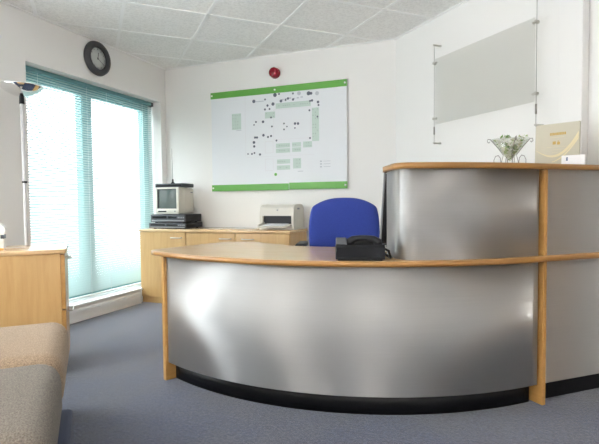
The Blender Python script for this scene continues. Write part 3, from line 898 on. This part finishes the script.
ct = thing('certificate', 'cream certificate with gold print standing on the counter', 'certificate', (.362, 2.815, ZK1), R(-26))
lean = Matrix.Rotation(R(-3), 4, 'X')
w, h = .108, .232
MB().box(-w, w, 0, .012, 0, h, .0015, 1, mat=lean).build('board', M['paper'], ct)
gd = MB()
y = -.0006
def g(x0, x1, z0, z1, mi=0): gd.box(x0, x1, y, .0, z0, z1, mi=mi, mat=lean)
# decorative heading: row of narrow strokes
xx = -.034
hr = random.Random(5)
while xx < .038:
    ww = hr.choice((.0035, .005, .006)); g(xx, xx+ww, .170, .184); xx += ww+.0012
g(-.020, -.004, .122, .138); g(.002, .016, .120, .134)
for q in range(3): g(.004+.003*q, .0055+.003*q, .134, .142)
g(-.034, .034, .158, .1592, 1); g(-.05, .05, .108, .109, 1); g(-.02, .055, .094, .095, 1); g(-.02, .04, .080, .081, 1)
gd.build('gold_print', [M['gold'], M['pale_gold']], ct)
sw = MB()
def ribbon(P, w0, w1):
    n = len(P)
    prev = None
    for i, (x, z) in enumerate(P):
        wv = w0+(w1-w0)*i/(n-1)
        a = sw.bm.verts.new(lean@Vector((x, y*1.5, z+wv))); b_ = sw.bm.verts.new(lean@Vector((x, y*1.5, z-wv)))
        if prev: sw.bm.faces.new((prev[0], prev[1], b_, a))
        prev = (a, b_)
ribbon([(-.100+.203*t, .095-.09*math.sin(t*2.2)*.75+.13*t**2.2) for t in [i/24 for i in range(25)]], .001, .012)
ribbon([(-.02+.123*t, .03+.03*t+.09*t**2) for t in [i/16 for i in range(17)]], .002, .007)
sw.build('swoosh', M['pale_gold'], ct)

cd = thing('card_holder', 'small white card holder at the foot of the certificate', 'card holder', (.425, 2.725, ZK1), R(-20))
MB().box(-.052, .052, -.001, .004, 0, .056, .001, 1, mat=Matrix.Rotation(R(-8), 4, 'X')).build('card', M['card'], cd)
MB().box(-.050, .050, -.012, .03, 0, .006, .001, 1).build('tray', M['white_plastic'], cd)
em = MB()
mt_ = Matrix.Rotation(R(-8), 4, 'X')
em.cyl(mt_@Vector((-.027, -.0012, .042)), mt_@Vector((-.027, -.0004, .042)), .0045, seg=12)
em.box(-.031, -.023, -.0018, -.0004, .028, .037, mat=mt_)
em.build('emblem', M['blue_print'], cd)

# ------------------------------------------------------------------ ceiling luminaires behind the camera, unseen and added for fill and steel streaks
def added_luminaire(i, j, label, colr, power):
    p = u*(gx+.6*(i+.5))+v*(gy+.6*(j+.5))
    t = thing('added_ceiling_light', label, 'ceiling light', (p.x, p.y, H), ga, 'added ceiling lights')
    fr_ = MB()
    for a, b_, c, d in ((-.288, .288, -.288, -.262), (-.288, .288, .262, .288), (-.288, -.262, -.262, .262), (.262, .288, -.262, .262)):
        fr_.box(a, b_, c, d, -.014, -.001)
    fr_.build('frame', M['white'], t)
    m = bpy.data.materials.new('diffuser'); m.use_nodes = True
    b = m.node_tree.nodes['Principled BSDF']; b.inputs['Base Color'].default_value = (.9, .9, .88, 1)
    b.inputs['Emission Color'].default_value = (*colr, 1); b.inputs['Emission Strength'].default_value = power
    MB().box(-.262, .262, -.262, .262, -.010, -.004).build('diffuser', m, t)
WARM = (1, .80, .58)
added_luminaire(-3, -7, 'unseen added ceiling light behind the camera, nearest the window wall', (1, .97, .93), 3)
added_luminaire(-3, -10, 'unseen added ceiling light at the far rear of the room', (1, .97, .93), 7)
added_luminaire(1, -7, 'unseen added warm ceiling light on the right side', WARM, 2)

# area lamps aimed up behind the camera, unseen, added as bounce-flash fill
def fill_uplight(x, y, w, colr=(1, .975, .94)):
    l = bpy.data.lights.new('uplighter', 'AREA'); l.shape = 'DISK'; l.size = .28; l.energy = w; l.color = colr
    o = bpy.data.objects.new('uplighter', l); COL.objects.link(o)
    o.location = (x, y, 1.78); o.rotation_euler = (R(180), 0, 0)
fill_uplight(-2.3, -1.6, 62)
fill_uplight(1.3, -2.3, 42)

# ------------------------------------------------------------------ daylight
wd = bpy.data.worlds.new('sky'); S.world = wd; wd.use_nodes = True
bg = wd.node_tree.nodes['Background']
bg.inputs['Color'].default_value = (.96, .965, 1.0, 1); bg.inputs['Strength'].default_value = 3.5
for W in (W1, W2_ADDED):
    ld = bpy.data.lights.new('window_portal', 'AREA'); ld.shape = 'RECTANGLE'
    ld.size = W[3]-W[2]; ld.size_y = W[1]-W[0]; ld.cycles.is_portal = True
    lo = bpy.data.objects.new('window_portal', ld); COL.objects.link(lo)
    lo.location = (LX-.24, (W[0]+W[1])/2, (W[2]+W[3])/2)
    lo.rotation_euler = (0, R(-90), 0)

S.view_settings.view_transform = 'Standard'; S.view_settings.look = 'None'
S.view_settings.gamma = 1; S.view_settings.use_curve_mapping = False
S.view_settings.exposure = 1.5
S.cycles.max_bounces = 10; S.cycles.diffuse_bounces = 6; S.cycles.glossy_bounces = 4; S.cycles.transparent_max_bounces = 12
